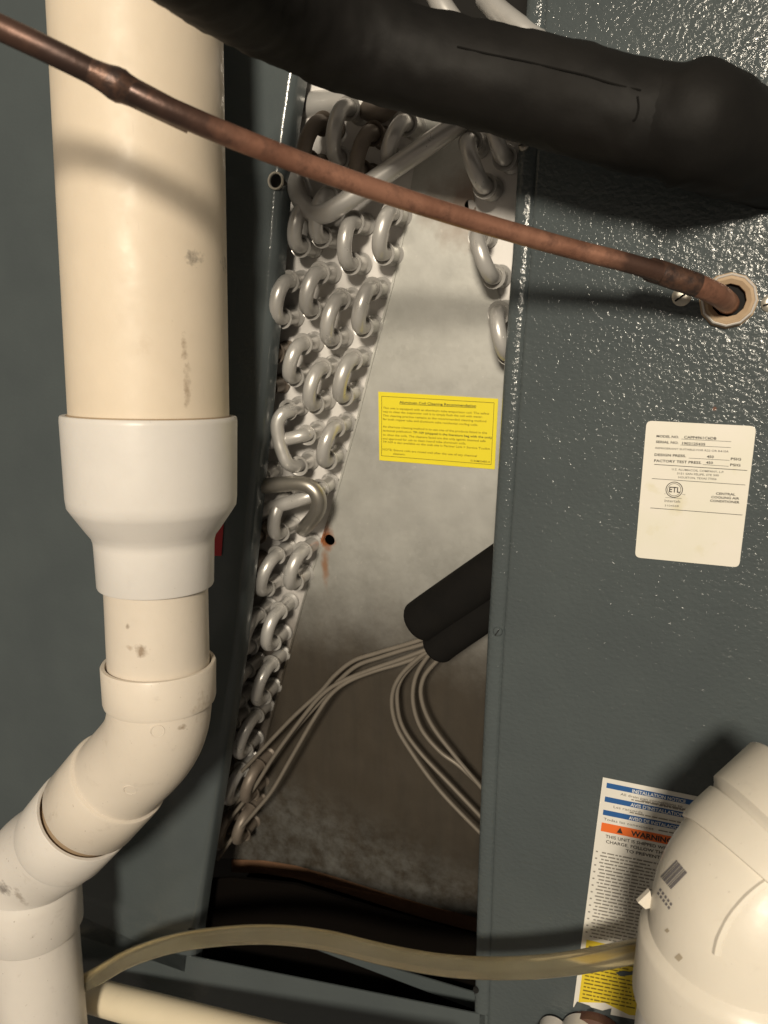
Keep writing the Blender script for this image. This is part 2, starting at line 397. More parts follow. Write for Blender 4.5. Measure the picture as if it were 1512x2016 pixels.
obj('rail_flange', prism([a2, b2, b2 + Vector((0, 0, -.016)), a2 + Vector((0, 0, -.003))], (0, .0012, 0)), 'rail_paint', rail, False)

# ------------------------------------------------------------------ evaporator coil
coil = thing('evaporator_coil', 'aluminium evaporator coil with rows of looped tube ends in the open cabinet', 'coil', onc(690, 1750, PLY))
lb = [(830, 240), (800, 420), (770, 560), (735, 690), (700, 830), (655, 990), (610, 1130), (560, 1310), (510, 1500), (461, 1690)]
bot = [(520, 1696), (582, 1706), (660, 1728), (744, 1755), (840, 1784), (930, 1807), (1030, 1836)]
pts = [onc(x, y, PLY) for x, y in lb + bot + [(1060, 1200), (1050, 860), (990, 610), (938, 430), (915, 240), (880, 120), (850, 120)]]
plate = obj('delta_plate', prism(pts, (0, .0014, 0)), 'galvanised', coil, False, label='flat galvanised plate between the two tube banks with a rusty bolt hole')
cut(plate, [lathe(onc(x, y, PLY) + Vector((0, -.02, 0)), (0, 1, 0), [(0, r), (.05, r)], 24) for x, y, r in ((649, 1063, .0043), (925, 404, .0035))])
fl = [onc(x, y, PLY) for x, y in [(456, 1694)] + bot]
obj('bottom_flange', prism([p + Vector((0, -.0005, .0012)) for p in fl] + [p + Vector((0, -.0005, -.0125)) for p in fl[::-1]], (0, .0006, 0)), 'rust_edge', coil, False)
ls = [onc(x + 14, y, PLY + .002) for x, y in [(850, 60)] + lb] + [onc(x, y, PLY + .002) for x, y in ((380, 1690), (470, 1000), (520, 420), (540, 60))]
le = [onc(x, y, PLY - .0011) for x, y in lb[1:]]
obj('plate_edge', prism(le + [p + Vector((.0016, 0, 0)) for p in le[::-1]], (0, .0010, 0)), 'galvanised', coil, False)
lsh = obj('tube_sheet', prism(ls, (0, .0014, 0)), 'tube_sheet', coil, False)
cut(lsh, [lathe(onc(649, 1063, PLY) + Vector((0, -.02, 0)), (0, 1, 0), [(0, .0075), (.05, .0075)], 24)])
rs = [onc(x, y, PLY + .002) for x, y in ((880, 60), (905, 240), (925, 430), (975, 610), (1040, 860), (1130, 860), (1130, 60))]
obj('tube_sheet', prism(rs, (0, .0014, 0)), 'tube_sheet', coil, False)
# bulk of the finned bank behind the sheet
fb = [onc(x, y, PLY + .012) for x, y in ((850, 60), (800, 420), (700, 830), (560, 1310), (461, 1680), (380, 1680), (470, 1000), (520, 420), (540, 60))]
obj('fin_bank', prism(fb, (0, .18, 0)), 'dark_interior', coil, False)

TR = .0049
def collar(c, par, mat):
    obj('collar', lathe(c, NC, [(-.001, TR * 1.5), (.0005, TR * 1.5), (.0012, TR * 1.34), (.0022, TR * 1.16), (.0166, TR * 1.12), (.0170, TR * 1.30), (.0178, TR * 1.50), (.0186, TR * 1.56), (.0193, TR * 1.52), (.0189, TR * 1.30), (.0175, TR * 1.02)], 22, False), mat, par)
def bend(u_, l_, mat='aluminium_tube', reach=.0225, full=True):
    A, B = onc(u_[0], u_[1], PLY), onc(l_[0], l_[1], PLY)
    d = (B - A); r = d.length / 2; d.normalize(); m = (A + B) / 2
    y = NC.copy(); path = [A, A + y * reach * .5]
    for i in range(13):
        a = math.pi * i / 12
        path.append(m + y * reach - d * r * math.cos(a) + y * r * .78 * math.sin(a))
    path += [B + y * reach * .5, B]
    o = obj('return_bend', sweep(path, TR, 16), mat, coil)
    collar(A, o, mat); collar(B, o, mat)
AL, TN = 'aluminium_tube', 'brown_tube'
for u_, l_, mt in [
    ((718, 441), (712, 519), AL), ((791, 424), (775, 500), AL), ((630, 412), (616, 486), AL), ((669, 392), (656, 468), AL),
    ((652, 537), (636, 606), AL), ((692, 587), (676, 663), AL), ((752, 567), (735, 640), AL), ((594, 553), (580, 623), AL),
    ((619, 673), (603, 735), AL), ((656, 719), (642, 787), AL), ((715, 702), (698, 771), AL), ((566, 690), (553, 755), TN),
    ((682, 831), (666, 894), AL), ((585, 966), (575, 1033), AL), ((531, 1038), (515, 1100), TN),
    ((567, 1077), (547, 1140), AL), ((618, 1069), (602, 1128), AL), ((531, 1192), (515, 1252), AL), ((571, 1184), (559, 1244), AL),
    ((495, 1160), (480, 1215), TN), ((509, 1298), (493, 1357), AL), ((556, 1286), (540, 1349), AL), ((481, 1397), (465, 1454), AL), ((526, 1385), (505, 1450), AL),
    ((497, 1490), (483, 1540), AL), ((457, 1500), (444, 1550), TN), ((529, 1485), (516, 1535), TN), ((477, 1575), (464, 1625), TN), ((511, 1570), (499, 1615), TN),
    ((659, 253), (632, 326), TN), ((709, 223), (690, 319), AL), ((755, 272), (732, 345), TN), ((818, 253), (790, 320), AL),
    ((941, 289), (968, 372), AL), ((985, 235), (1006, 318), AL), ((958, 466), (985, 544), AL), ((995, 613), (1012, 690), AL)]:
    bend(u_, l_, mt)
def run(name, pts, r, mat, n=8, base=None, segs=16):
    o = obj(name, sweep(crs([onc(*p) for p in pts], n), r, segs), mat, coil)
    for b_ in base or (): collar(onc(b_[0], b_[1], PLY), o, mat)
    return o
# long jumper loop, side runs and header hairpins
run('jumper_tube', [(590, 799, PLY), (583, 803, .030), (572, 808, .020), (556, 815, .0135), (546, 835, .011), (549, 865, .011), (556, 890, .011), (566, 911, .0125), (580, 917, .020), (595, 912, .030), (610, 906, PLY)], TR, AL, 7, [(590, 799), (610, 906)])
run('jumper_tube', [(626, 847, PLY), (616, 850, .030), (600, 856, .020), (575, 862, .016), (530, 872, .016), (480, 880, .018)], TR, AL, 7, [(626, 847)])
run('jumper_tube', [(650, 950, PLY), (642, 957, .030), (626, 968, .018), (603, 979, .012), (560, 992, .010), (519, 1003, .010), (470, 1014, .012)], TR * 1.06, AL, 7, [(650, 950)])
run('stub_tube', [(539, 926, PLY), (530, 930, .03), (515, 940, .02), (480, 950, .02)], TR, AL, 6, [(539, 926)])
run('header_hairpin', [(480, 960, .006), (540, 955, .004), (590, 952, .003), (616, 962, .003), (628, 985, .004), (623, 1010, .008), (606, 1032, .016), (596, 1042, .034)], TR * 1.14, 'steel', 9, None, 20)
run('header_tube', [(572, 290, .042), (577, 340, .030), (591, 391, .018), (614, 417, .010), (640, 420, .006), (668, 405, .005), (730, 361, .008), (820, 300, .012), (925, 228, .02)], TR * 1.28, AL, 9, None, 20)
run('header_tube', [(540, 220, .052), (620, 207, .044), (700, 205, .040), (790, 214, .046)], .0085, AL, 6, None, 20)
run('header_tube', [(720, 216, .032), (745, 224, .028), (770, 205, .028), (790, 180, .03)], TR * 1.2, TN, 6)
run('header_tube', [(855, -20, .03), (872, 15, .026), (905, 60, .026), (950, 110, .03)], TR * 1.3, AL, 6)
run('header_tube', [(955, -5, .036), (985, 25, .028), (1030, 60, .022), (1080, 95, .02)], TR * 1.3, AL, 6)
# distributor feeder tubes
zc = lambda q: (380 + q[0] / 2.47, 1200 + q[1] / 2.47)
def feeder(zs, y0, y1):
    n = len(zs); run('feeder_tube', [zc(p) + (y0 + (y1 - y0) * i / (n - 1),) for i, p in enumerate(zs)], .00165, 'capillary', 7, None, 10)
feeder([(1190, 115), (1130, 140), (1020, 175), (900, 210), (780, 250), (690, 320), (620, 400), (480, 530), (300, 720), (120, 915)], .012, .016)
feeder([(1190, 135), (1130, 165), (1020, 198), (920, 230), (800, 272), (705, 350), (625, 440), (480, 605), (300, 850), (110, 1030)], .017, .020)
feeder([(1190, 172), (1130, 196), (1000, 245), (870, 290), (740, 342), (650, 395), (560, 490), (400, 705), (270, 905), (90, 1120)], .010, .012)
feeder([(1200, 190), (1140, 215), (1010, 262), (880, 300), (755, 350), (665, 420), (580, 545), (490, 700), (385, 880), (300, 985), (200, 1100), (120, 1215)], .014, .004)
feeder([(1180, 190), (1110, 225), (1010, 320), (968, 420), (980, 540), (1040, 660), (1200, 880), (1440, 1130)], .010, .016)
feeder([(1160, 205), (1090, 250), (1012, 340), (992, 430), (1015, 560), (1100, 690), (1250, 850), (1440, 1050)], .015, .020)
feeder([(1200, 180), (1140, 230), (1082, 330), (1070, 450), (1110, 580), (1200, 690), (1300, 765), (1440, 900)], .012, .018)
feeder([(1240, 200), (1190, 245), (1122, 330), (1110, 430), (1160, 560), (1280, 720), (1440, 910)], .009, .014)

slv = thing('foam_sleeve', 'black two-lobed foam sleeve with thin feeder tubes fanning from its end', 'insulation', onc(900, 1230, .012))
def lobe(pts, r):
    P = crs([onc(*p) for p in pts], 6); n = len(P)
    return sweep(P, [r * (.86 if i == 0 else .97 if i == 1 else 1) for i in range(n)], 24)
obj('upper_lobe', lobe([(822, 1228, .004), (850, 1208, .003), (920, 1160, .004), (1010, 1098, .010), (1060, 1060, .014)], .0155), 'foam_matte', slv)
obj('lower_lobe', lobe([(858, 1276, .006), (880, 1258, .004), (940, 1216, .005), (1010, 1168, .010), (1060, 1130, .014)], .0130), 'foam_matte', slv)
obj('middle_fold', lobe([(850, 1243, .010), (880, 1222, .009), (960, 1168, .010), (1050, 1105, .014)], .0135), 'foam_matte', slv)

# ------------------------------------------------------------------ left vent pipe
A = at(271, 60, .418); B = at(297, 830, .4556); D = (B - A).normalized()
def ax(py):                                  # point of the pipe axis seen at image row py
    lo, hi = -.5, 1.0
    for _ in range(60):
        m = (lo + hi) / 2
        if pix(A + D * m)[1] < py: lo = m
        else: hi = m
    return lo
vent = thing('vent_pipe', 'cream and white plastic vent pipe with reducer and elbows in front of the cabinet', 'pipe', on(70, 2100, -.08))
RP = .0461; RS = .0313
s_rim, s_wide, s_tap, s_hub = ax(818), ax(985), ax(1055), ax(1150)
obj('large_pipe', lathe(A, D, [(-.20, RP), (s_rim + .02, RP)], 64), 'pvc_cream', vent)
obj('cement_bead', lathe(A, D, [(s_rim + .001 - .0006, RP - .0002), (s_rim - .0007, RP + .0004), (s_rim + .0006, RP + .0011), (s_rim + .003, RP + .0012)], 64, False), 'glue_brown', vent)
obj('reducer_coupling', lathe(A, D, [(s_rim + .012, RP + .0004), (s_rim + .0015, RP + .0006), (s_rim, RP + .0012), (s_rim, RP + .0040), (s_rim + .0008, RP + .0046), (s_rim + .003, RP + .0048),
    (s_wide - .003, RP + .0040), (s_wide + .0025, RP + .0034), (s_wide + .006, RP + .0012), (s_tap - .005, .0399), (s_tap - .001, .0369), (s_tap + .002, .0360), (s_tap + .004, .0358),
    (s_hub - .001, .0350), (s_hub, .0346), (s_hub, RS + .0003), (s_hub - .01, RS + .0003)], 64, False), 'pvc_white', vent)
s_e0, s_e1 = ax(1302), ax(1380)
obj('small_pipe', lathe(A, D, [(s_hub - .02, RS), (s_e0 + .02, RS)], 56), 'pvc_stub', vent)
E1 = A + D * s_e1; y0 = E1.y
J2 = on(237, 1526, y0 + .004); J3 = on(182, 1588, y0 + .006); J4 = on(171, 1598, y0 + .0065); J5 = on(58, 1738, y0 + .012)
d2 = (J3 - J2).normalized()
def arc(p, tp, q, tq, n=14, hand=.40):
    L = (q - p).length * hand; out = []
    a, b, c_, d_ = p, p + tp * L, q - tq * L, q
    for i in range(n + 1):
        t = i / n; out.append(a * (1 - t) ** 3 + b * 3 * t * (1 - t) ** 2 + c_ * 3 * t * t * (1 - t) + d_ * t ** 3)
    return out
elb = obj('elbow', join(lathe(A + D * s_e0, D, [(.012, RS + .0003), (.0015, RS + .0008), (0, RS + .0014), (0, RS + .0034), (.001, RS + .004), (s_e1 - s_e0 - .003, RS + .0036), (s_e1 - s_e0 - .001, RS + .003), (s_e1 - s_e0, RS + .0008)], 56, False),
    sweep(arc(E1 - D * .004, D, J2 + d2 * .004, d2), RS + .0010, 56, False),
    lathe(J2, d2, [(-.0005, RS + .0008), (.0005, RS + .003), (.002, RS + .0036), ((J3 - J2).length - .001, RS + .0040), ((J3 - J2).length, RS + .0034), ((J3 - J2).length, RS), ((J3 - J2).length - .01, RS)], 56, False)), 'pvc_elbow', vent)
obj('short_nipple', lathe(J3, d2, [(-.012, RS - .0006), ((J4 - J3).length + .015, RS - .0006)], 48), 'glue_brown', vent)
dn = Vector((.01, 0, -1)).normalized()
obj('lower_elbow', join(lathe(J4, d2, [(.012, RS), (.001, RS + .001), (0, RS + .0018), (0, RS + .0036), (.001, RS + .0042), (.036, RS + .0040), (.040, RS + .0030)], 56, False),
    sweep(arc(J4 + d2 * .034, d2, J5 + dn * .002, dn), RS + .0030, 56, False),
    lathe(J5, dn, [(-.006, RS + .0025), (0, RS + .0046), (.004, RS + .0056), (.036, RS + .0050), (.0375, RS + .0040), (.0375, RS)], 56, False)), 'pvc_dirty', vent)
obj('lower_pipe', lathe(J5, dn, [(.02, RS + .0012), (.25, RS + .0012)], 56), 'pvc_dirty', vent)
for px, py in ((310, 1440), (256, 1556)):    # round mould marks on the elbow
    bv = BVHTree.FromPolygons([tuple(v.co + origin_of(vent)) for v in elb.data.vertices], [tuple(p.vertices) for p in elb.data.polygons])
    h, nn, _, _ = bv.ray_cast(CAM, ray(px, py).normalized())
    if h: obj('mould_mark', ring(h - nn * .0003, -nn if nn.dot(ray(px, py)) < 0 else nn, .0036, .0044, .0004, 28), 'pvc_elbow', vent)

# ------------------------------------------------------------------ insulated suction line
sl = thing('insulated_pipe', 'thick black foam-insulated refrigerant pipe crossing above the coil', 'pipe', on(1000, 200, -.04))
RI = .0238
mp = crs([on(250, -230, -.235), on(345, -135, -.203), on(445, -55, -.162), on(555, 10, -.122), on(670, 70, -.092), on(800, 116, -.075), on(1000, 164, -.064), on(1180, 209, -.059), on(1300, 238, -.056)], 18)
main = obj('sleeve', sweep(mp, [RI * (1 + .010 * math.sin(i * .19)) for i in range(len(mp))], 40), 'foam_rubber', sl)
ep = crs([on(1225, 222, -.050), on(1310, 236, -.056), on(1372, 246, -.054), on(1440, 280, -.034), on(1505, 304, -.014), on(1560, 322, .006)], 8)
elbow_r = [RI * (1.03 + .13 * math.exp(-((i - 14) / 3.2) ** 2) + .07 * math.exp(-((i - 21) / 7.0) ** 2)) for i in range(len(ep))]
obj('elbow_sleeve', sweep(ep, elbow_r, 40), 'foam_rubber', sl)
from mathutils import noise as mnoise
for o_ in [c_ for c_ in bpy.data.objects if c_.parent is sl]:
    o_.data.update()
    for v_ in o_.data.vertices:
        p_ = v_.co + origin_of(sl); n_ = v_.normal
        v_.co += n_ * (.0016 * mnoise.noise(p_ * 28) + .0009 * mnoise.noise(p_ * 75) + .0006 * mnoise.noise(p_ * 160))
    o_.data.update()
bv = BVHTree.FromPolygons([tuple(v.co + origin_of(sl)) for v in main.data.vertices], [tuple(p.vertices) for p in main.data.polygons])
def decal(bvh, pxs, w, name, mat, par, lift=.0004):
    P = []
    for x, y in pxs:
        h, nn, _, _ = bvh.ray_cast(CAM, ray(x, y).normalized())
        if h: P.append(h - ray(x, y).normalized() * lift)
    if len(P) > 1: return obj(name, sweep(crs(P, 4), w, 6), mat, par)
decal(bv, [(900, 92), (960, 106), (1030, 120), (1094, 135), (1150, 148), (1210, 166), (1262, 178)], .0005, 'seam', 'foam_matte', sl, .0001)
decal(bv, [(1255, 190), (1257, 212), (1252, 232), (1246, 238)], .0005, 'knife_cut', 'foam_matte', sl, .0001)

# ------------------------------------------------------------------ copper liquid line
cl = thing('copper_line', 'bare tarnished copper refrigerant tube running down into the access panel', 'pipe', on(1440, 600))
cp = [on(-420, -130, -.262), on(-60, 28, -.230), on(40, 73, -.222), on(130, 116, -.214), on(228, 165, -.203), on(340, 219, -.192), on(500, 286, -.169), on(700, 360, -.134), on(900, 425, -.100), on(1100, 483, -.072), on(1230, 516, -.056), on(1300, 537, -.047)]
RC = .0047
path = crs(cp, 8)
obj('tube', sweep(path, RC, 28), 'copper', cl)
jd = (cp[4] - cp[3]).normalized()
obj('brazed_joint', sweep([cp[4] + jd * s for s in (-.010, -.007, -.004, -.001, .002, .004, .007, .03)], [RC * 1.0, RC * 1.06, RC * 1.15, RC * 1.32, RC * 1.36, RC * 1.22, RC * 1.14, RC * 1.04], 28), 'burnt_copper', cl)
ed = (cp[-1] - cp[-2]).normalized()
fit = crs([on(1258, 524, -.0455), on(1300, 537, -.042), on(1350, 554, -.037), on(1372, 562, -.034)], 6)
obj('elbow_socket', sweep(fit, [RC * (1.04 if i < 3 else 1.28) for i in range(len(fit))], 28), 'burnt_copper', cl)
el = crs([on(1355, 556, -.0365), on(1385, 567, -.032), on(1412, 580, -.024), on(1430, 594, -.010), on(1436, 602, .012)], 8)
obj('elbow', sweep(el, RC * 1.22, 28), 'copper', cl)
k = NT('grommet_tan'); k.set(Roughness=.6); k.base(k.mix(k.noise(90, 5), (.34, .24, .15), (.52, .40, .27)))
gm = thing('grommet', 'tan ring grommet with a pale rim where the copper tube enters the panel', 'grommet', on(1434, 592))
gc = on(1434, 592)
obj('collar_ring', lathe(gc, (0, -1, 0), [(-.004, .0088), (.0045, .0088), (.0062, .0112), (.0055, .0128), (.0010, .0133), (0, .0150), (-.002, .0150)], 12, False), 'grommet_tan', gm, angle=20)
obj('pale_rim', lathe(gc, (0, -1, 0), [(-.001, .0132), (.0058, .0129), (.0064, .0134), (.0056, .0140), (-.001, .0142)], 12, False), 'pvc_white', gm, angle=20)
obj('bore', lathe(gc, (0, -1, 0), [(.0006, .0090), (.0010, .0001)], 24, False), 'void', gm)

# ------------------------------------------------------------------ hose, drain pipe
hz = thing('clear_hose', 'yellowed translucent vinyl hose sagging across the foot of the cabinet', 'hose', on(650, 1870, -.05))
hp = crs([on(120, 1960, -.058), on(190, 1922, -.056), on(255, 1886, -.054), on(340, 1858, -.050), on(440, 1843, -.046), on(540, 1840, -.043), on(640, 1851, -.042), on(760, 1880, -.042), on(880, 1901, -.044), on(1000, 1906, -.046), on(1120, 1897, -.047), on(1250, 1873, -.046), on(1330, 1858, -.046)], 8)
obj('hose_wall', join(sweep(hp, .0068, 24, False), sweep(hp, .0056, 24, False)), 'vinyl_hose', hz)
dp = thing('drain_pipe', 'cream plastic pipe sloping along the floor behind the vertical vent pipe', 'pipe', on(380, 1985, -.09))
q0, q1 = on(60, 1928, -.022), on(470, 2036, -.050); dd = (q1 - q0).normalized()
obj('pipe_run', lathe(q0, dd, [(0, .0135), (.42, .0135)], 36), 'pvc_drain', dp)
tg = tag(obj('red_tag', prism([on(414, 1020, -.001), on(441, 1022, -.001), on(436, 1094, -.001), on(408, 1094, -.001)], (0, -.0004, 0)), 'red_tape', None, False), 'red tape tag on the panel peeking from behind the vent pipe', 'tape')

# ------------------------------------------------------------------ right-hand fitting
ft = thing('pipe_fitting', 'large white plastic branch fitting with a barcode beside the warning notice', 'pipe fitting', at(1452, 2140, .36))
RH = .0485; RQ = .0446
K0 = at(1468, 1866, .366)
zup = Vector((.02, -.02, 1)).normalized()
hubL = .036
K1 = K0 - zup * hubL
obj('lower_hub', lathe(K1, zup, [(.006, RQ), (0, RQ + .0006), (0, RH - .0006), (.001, RH), (hubL - .003, RH + .0004), (hubL, RH - .0004), (hubL + .003, RQ + .0008), (hubL + .006, RQ - .0020)], 64, False), 'pvc_fitting', ft)
obj('lower_pipe', lathe(K1, -zup, [(-.01, RQ), (.2, RQ)], 64), 'pvc_white', ft)
dU = (R * .76 + U * .64 + F * .02).normalized()
G0 = at(1556, 1692, .366)
elbp = arc(K0 - zup * .004 - R * .002, zup, G0 - dU * .004, dU, 20, .52)
body = obj('body', sweep(elbp, RQ - .0016, 64, False), 'pvc_fitting', ft)
sk = elbp[15:]
obj('socket', sweep([sk[0] + (sk[1] - sk[0]) * .15, sk[0]] + [sk[0], sk[0] + (sk[1] - sk[0]) * .12] + sk[1:], [RQ - .0020, RQ - .0020, RQ - .0002, RQ + .0006] + [RQ + .0010] * (len(sk) - 1), 64, False), 'pvc_fitting', ft)
obj('upper_hub', lathe(G0, dU, [(-.006, RQ - .0012), (-.003, RQ - .0002), (-.001, RQ + .0012), (.0008, RQ + .0032), (.026, RQ + .0038), (.027, RQ + .0030), (.027, RQ - .003), (.02, RQ - .003)], 64, False), 'pvc_fitting', ft)
dB = (R * .84 + U * .26 - F * .46).normalized()
obj('branch', lathe(K0 + zup * .002 + dB * .006, dB, [(0, RQ - .007), (.05, RQ - .004), (.07, RQ - .002), (.11, RQ - .002)], 64, False), 'pvc_fitting', ft)
obj('mould_tab', prism([at(1280, 1754, .375), at(1256, 1777, .375), at(1271, 1790, .375), at(1286, 1786, .375)], F * .003), 'pvc_fitting', ft, False)
vb = [tuple(v.co + origin_of(ft)) for v in body.data.vertices]
bvb = BVHTree.FromPolygons(vb, [tuple(p.vertices) for p in body.data.polygons])
def stick(quad, name, mat, par, bvh, lift=.0004, n=5):
    """small printed patch lying on a curved surface"""
    V = []; a, b, c_, d_ = [Vector(q + (0,)) for q in quad]
    for i in range(n + 1):
        for j in range(2):
            t = i / n; p = (a.lerp(b, t)).lerp(d_.lerp(c_, t), j)
            dr = ray(p.x, p.y).normalized(); h, nn, _, _ = bvh.ray_cast(CAM, dr)
            if h is None: return
            V.append(h - dr * lift)
    return obj(name, (V, [[2 * i, 2 * i + 1, 2 * i + 3, 2 * i + 2] for i in range(n)]), mat, par)
decal(bvb, [(1411, 1878), (1414, 1862), (1420, 1842), (1438, 1806), (1466, 1772), (1490, 1750), (1508, 1737)], .0022, 'mould_ridge', 'pvc_fitting', ft, -.0012)
plain('bar_grey', (.17, .16, .17), .6)
x = 0
for wd, gap in ((.10, .05), (.05, .04), (.16, .05), (.04, .03), (.12, .06), (.05, .05), (.07, .03), (.10, .05)):
    e = Vector((32, -33))                                   # along the bars
    s0 = Vector((1300, 1726)).lerp(Vector((1321, 1751)), x); s1 = Vector((1300, 1726)).lerp(Vector((1321, 1751)), x + wd)
    stick([tuple(s0), tuple(s0 + e), tuple(s1 + e), tuple(s1)], 'barcode_bar', 'bar_grey', ft, bvb, .0005, 10); x += wd + gap
for i in range(5):
    for j in range(2):
        q = Vector((1297 + i * 5.2 - j * 4, 1752 + i * 7.0 + j * 7)); 
        stick([(q.x, q.y), (q.x + 3, q.y + 4), (q.x + 6, q.y), (q.x + 3, q.y - 4)], 'printed_digit', 'bar_grey', ft, bvb, n=2)
plain('gate_scar', (.42, .36, .27), .7)
for (x, y, r) in ((1313, 1832, 5), (1336, 1885, 8.5)):
    stick([(x - r, y), (x, y + r), (x + r, y + 1), (x + 1, y - r)], 'gate_scar', 'gate_scar', ft, bvb, n=2)

# capped stub at the foot of the notice
cp_ = thing('capped_stub', 'white round plug in a brown rubber ring below the torn notice', 'plug', on(1130, 2060, -.03))
cc = on(1138, 2046, -.03)
obj('ring', lathe(on(1172, 2052, -.002), (-.05, -1, .05), [(0, .0235), (.008, .0235), (.010, .0215), (.010, .0150)], 40, False), 'brown_rubber', cp_)
obj('plug_face', lathe(on(1150, 2036, -.004), (-.05, -1, .05), [(.0, .0155), (.018, .0155), (.020, .0135), (.020, .0004)], 40, False), 'pvc_white', cp_)
obj('side_knob', lathe(on(1090, 2026, -.004), (-.05, -1, .05), [(.0, .010), (.016, .010), (.018, .008), (.018, .0004)], 24, False), 'pvc_white', cp_)

# ------------------------------------------------------------------ stickers and their print
NY = Vector((0, -1, 0)); TK = KC
def sheet(name, quad, y, mat, parent, thick=.0003, r=0, k=0):
    P = [on(a_, b_, y, k) for a_, b_ in quad]
    if r:
        Q = []
        for i in range(4):
            p, pr, nx = P[i], P[i - 1], P[(i + 1) % 4]
            a_ = p + (pr - p).normalized() * r; b_ = p + (nx - p).normalized() * r
            for j in range(6):
                t = j / 5; Q.append(a_ * (1 - t) ** 2 + p * 2 * t * (1 - t) + b_ * t * t)
        P = Q
    return obj(name, prism(P, NY * thick), mat, parent, False)
def text(s, a_, b_, y, parent, mat, hpx=None, bold=0.0, name='printed_line'):
    """one line of lettering from baseline pixel a_ to b_ on the plane Y = y"""
    cu = bpy.data.curves.new('t', 'FONT'); cu.body = s; cu.size = 1; cu.offset = bold; cu.resolution_u = 2
    to = bpy.data.objects.new('t', cu); COL.objects.link(to)
    dg = bpy.context.evaluated_depsgraph_get(); me = bpy.data.meshes.new_from_object(to.evaluated_get(dg)); bpy.data.objects.remove(to)
    xs = [v.co.x for v in me.vertices]; x0, x1 = min(xs), max(xs)
    P, Q = on(a_[0], a_[1], y, TK), on(b_[0], b_[1], y, TK); e = (Q - P); L = e.length; e.normalize(); w = -Vector((0, 1, TK)).cross(e).normalized()
    sx_ = L / (x1 - x0); sy = sx_ if hpx is None else (on(a_[0], a_[1] - hpx, y, TK) - P).length / .7
    V = [P + e * ((v.co.x - x0) * sx_) + w * (v.co.y * sy) for v in me.vertices]
    o = obj(name, (V, [list(p.vertices) for p in me.polygons]), mat, parent, False); bpy.data.meshes.remove(me); return o
def rule(a_, b_, y, parent, mat, hpx=1.0, name='printed_rule'):
    P, Q = on(a_[0], a_[1], y, TK), on(b_[0], b_[1], y, TK); e = (Q - P).normalized(); w = Vector((0, 1, KC if TK else 0)).cross(e).normalized() * -1 * ((on(a_[0], a_[1] - hpx, y, TK) - P).length / 2)
    return obj(name, ([P - w, Q - w, Q + w, P + w], [[0, 1, 2, 3]]), mat, parent, False)

ys = thing('cleaning_sticker', 'bright yellow coil-cleaning sticker on the galvanised plate', 'sticker', onc(860, 845, PLY))
sheet('backing', [(745, 771), (981, 785), (974, 924), (747, 906)], PLY - .0003, 'yellow_paper', ys, k=KC)
ty = PLY - .0008
q = lambda x, y: (730 + x / 5.6, 760 + y / 5.6)
for (x0, y0_), (x1, y1) in (((120, 112), (1360, 185)), ((118, 768), (1326, 866)), ((120, 112), (118, 768)), ((1360, 185), (1326, 866))):
    rule(q(x0, y0_), q(x1, y1), ty, ys, 'ink_yellow', 0.9)
text('Aluminum Coil Cleaning Recommendation', q(315, 190), q(1160, 232), ty, ys, 'ink', 4.6, .012)
rule(q(315, 198), q(1160, 240), ty, ys, 'ink', .8)
for s, x0, y0_, x1, y1 in [
    ('This unit is equipped with an aluminum tube evaporator coil. The safest', 135, 250, 1305, 316),
    ('way to clean the evaporator coil is to simply flush the coil with water.', 133, 290, 1232, 352),
    ('This cleaning practice remains as the recommended cleaning method', 133, 334, 1272, 400),
    ('for both copper tube and aluminum tube residential cooling coils.', 133, 374, 1180, 440),
    ('An alternate cleaning method is to use one of the products listed in the', 132, 456, 1280, 528),
    ('technical publication', 132, 500, 448, 518),
    ('TP-109 (shipped in the literature bag with the unit)', 466, 520, 1332, 580),
    ('to clean the coils. The cleaners listed are the only agents deemed safe', 132, 545, 1266, 618),
    ('and approved for use to clean round tube aluminum coils.', 132, 588, 1050, 645),
    ('TP-109 is also available on the web site in Partner Link > Service Toolkit.', 132, 625, 1318, 704),
    ('NOTE: Ensure coils are rinsed well after the use of any chemical', 130, 708, 1168, 782),
    ('cleaners.', 245, 756, 380, 764), ('0140M00480-A', 1100, 834, 1315, 848)]:
    b_ = s.startswith('TP-109 (')
    text(s, q(x0, y0_), q(x1, y1), ty, ys, 'ink' if b_ else 'ink_yellow', 4.0, .014 if b_ else .004)

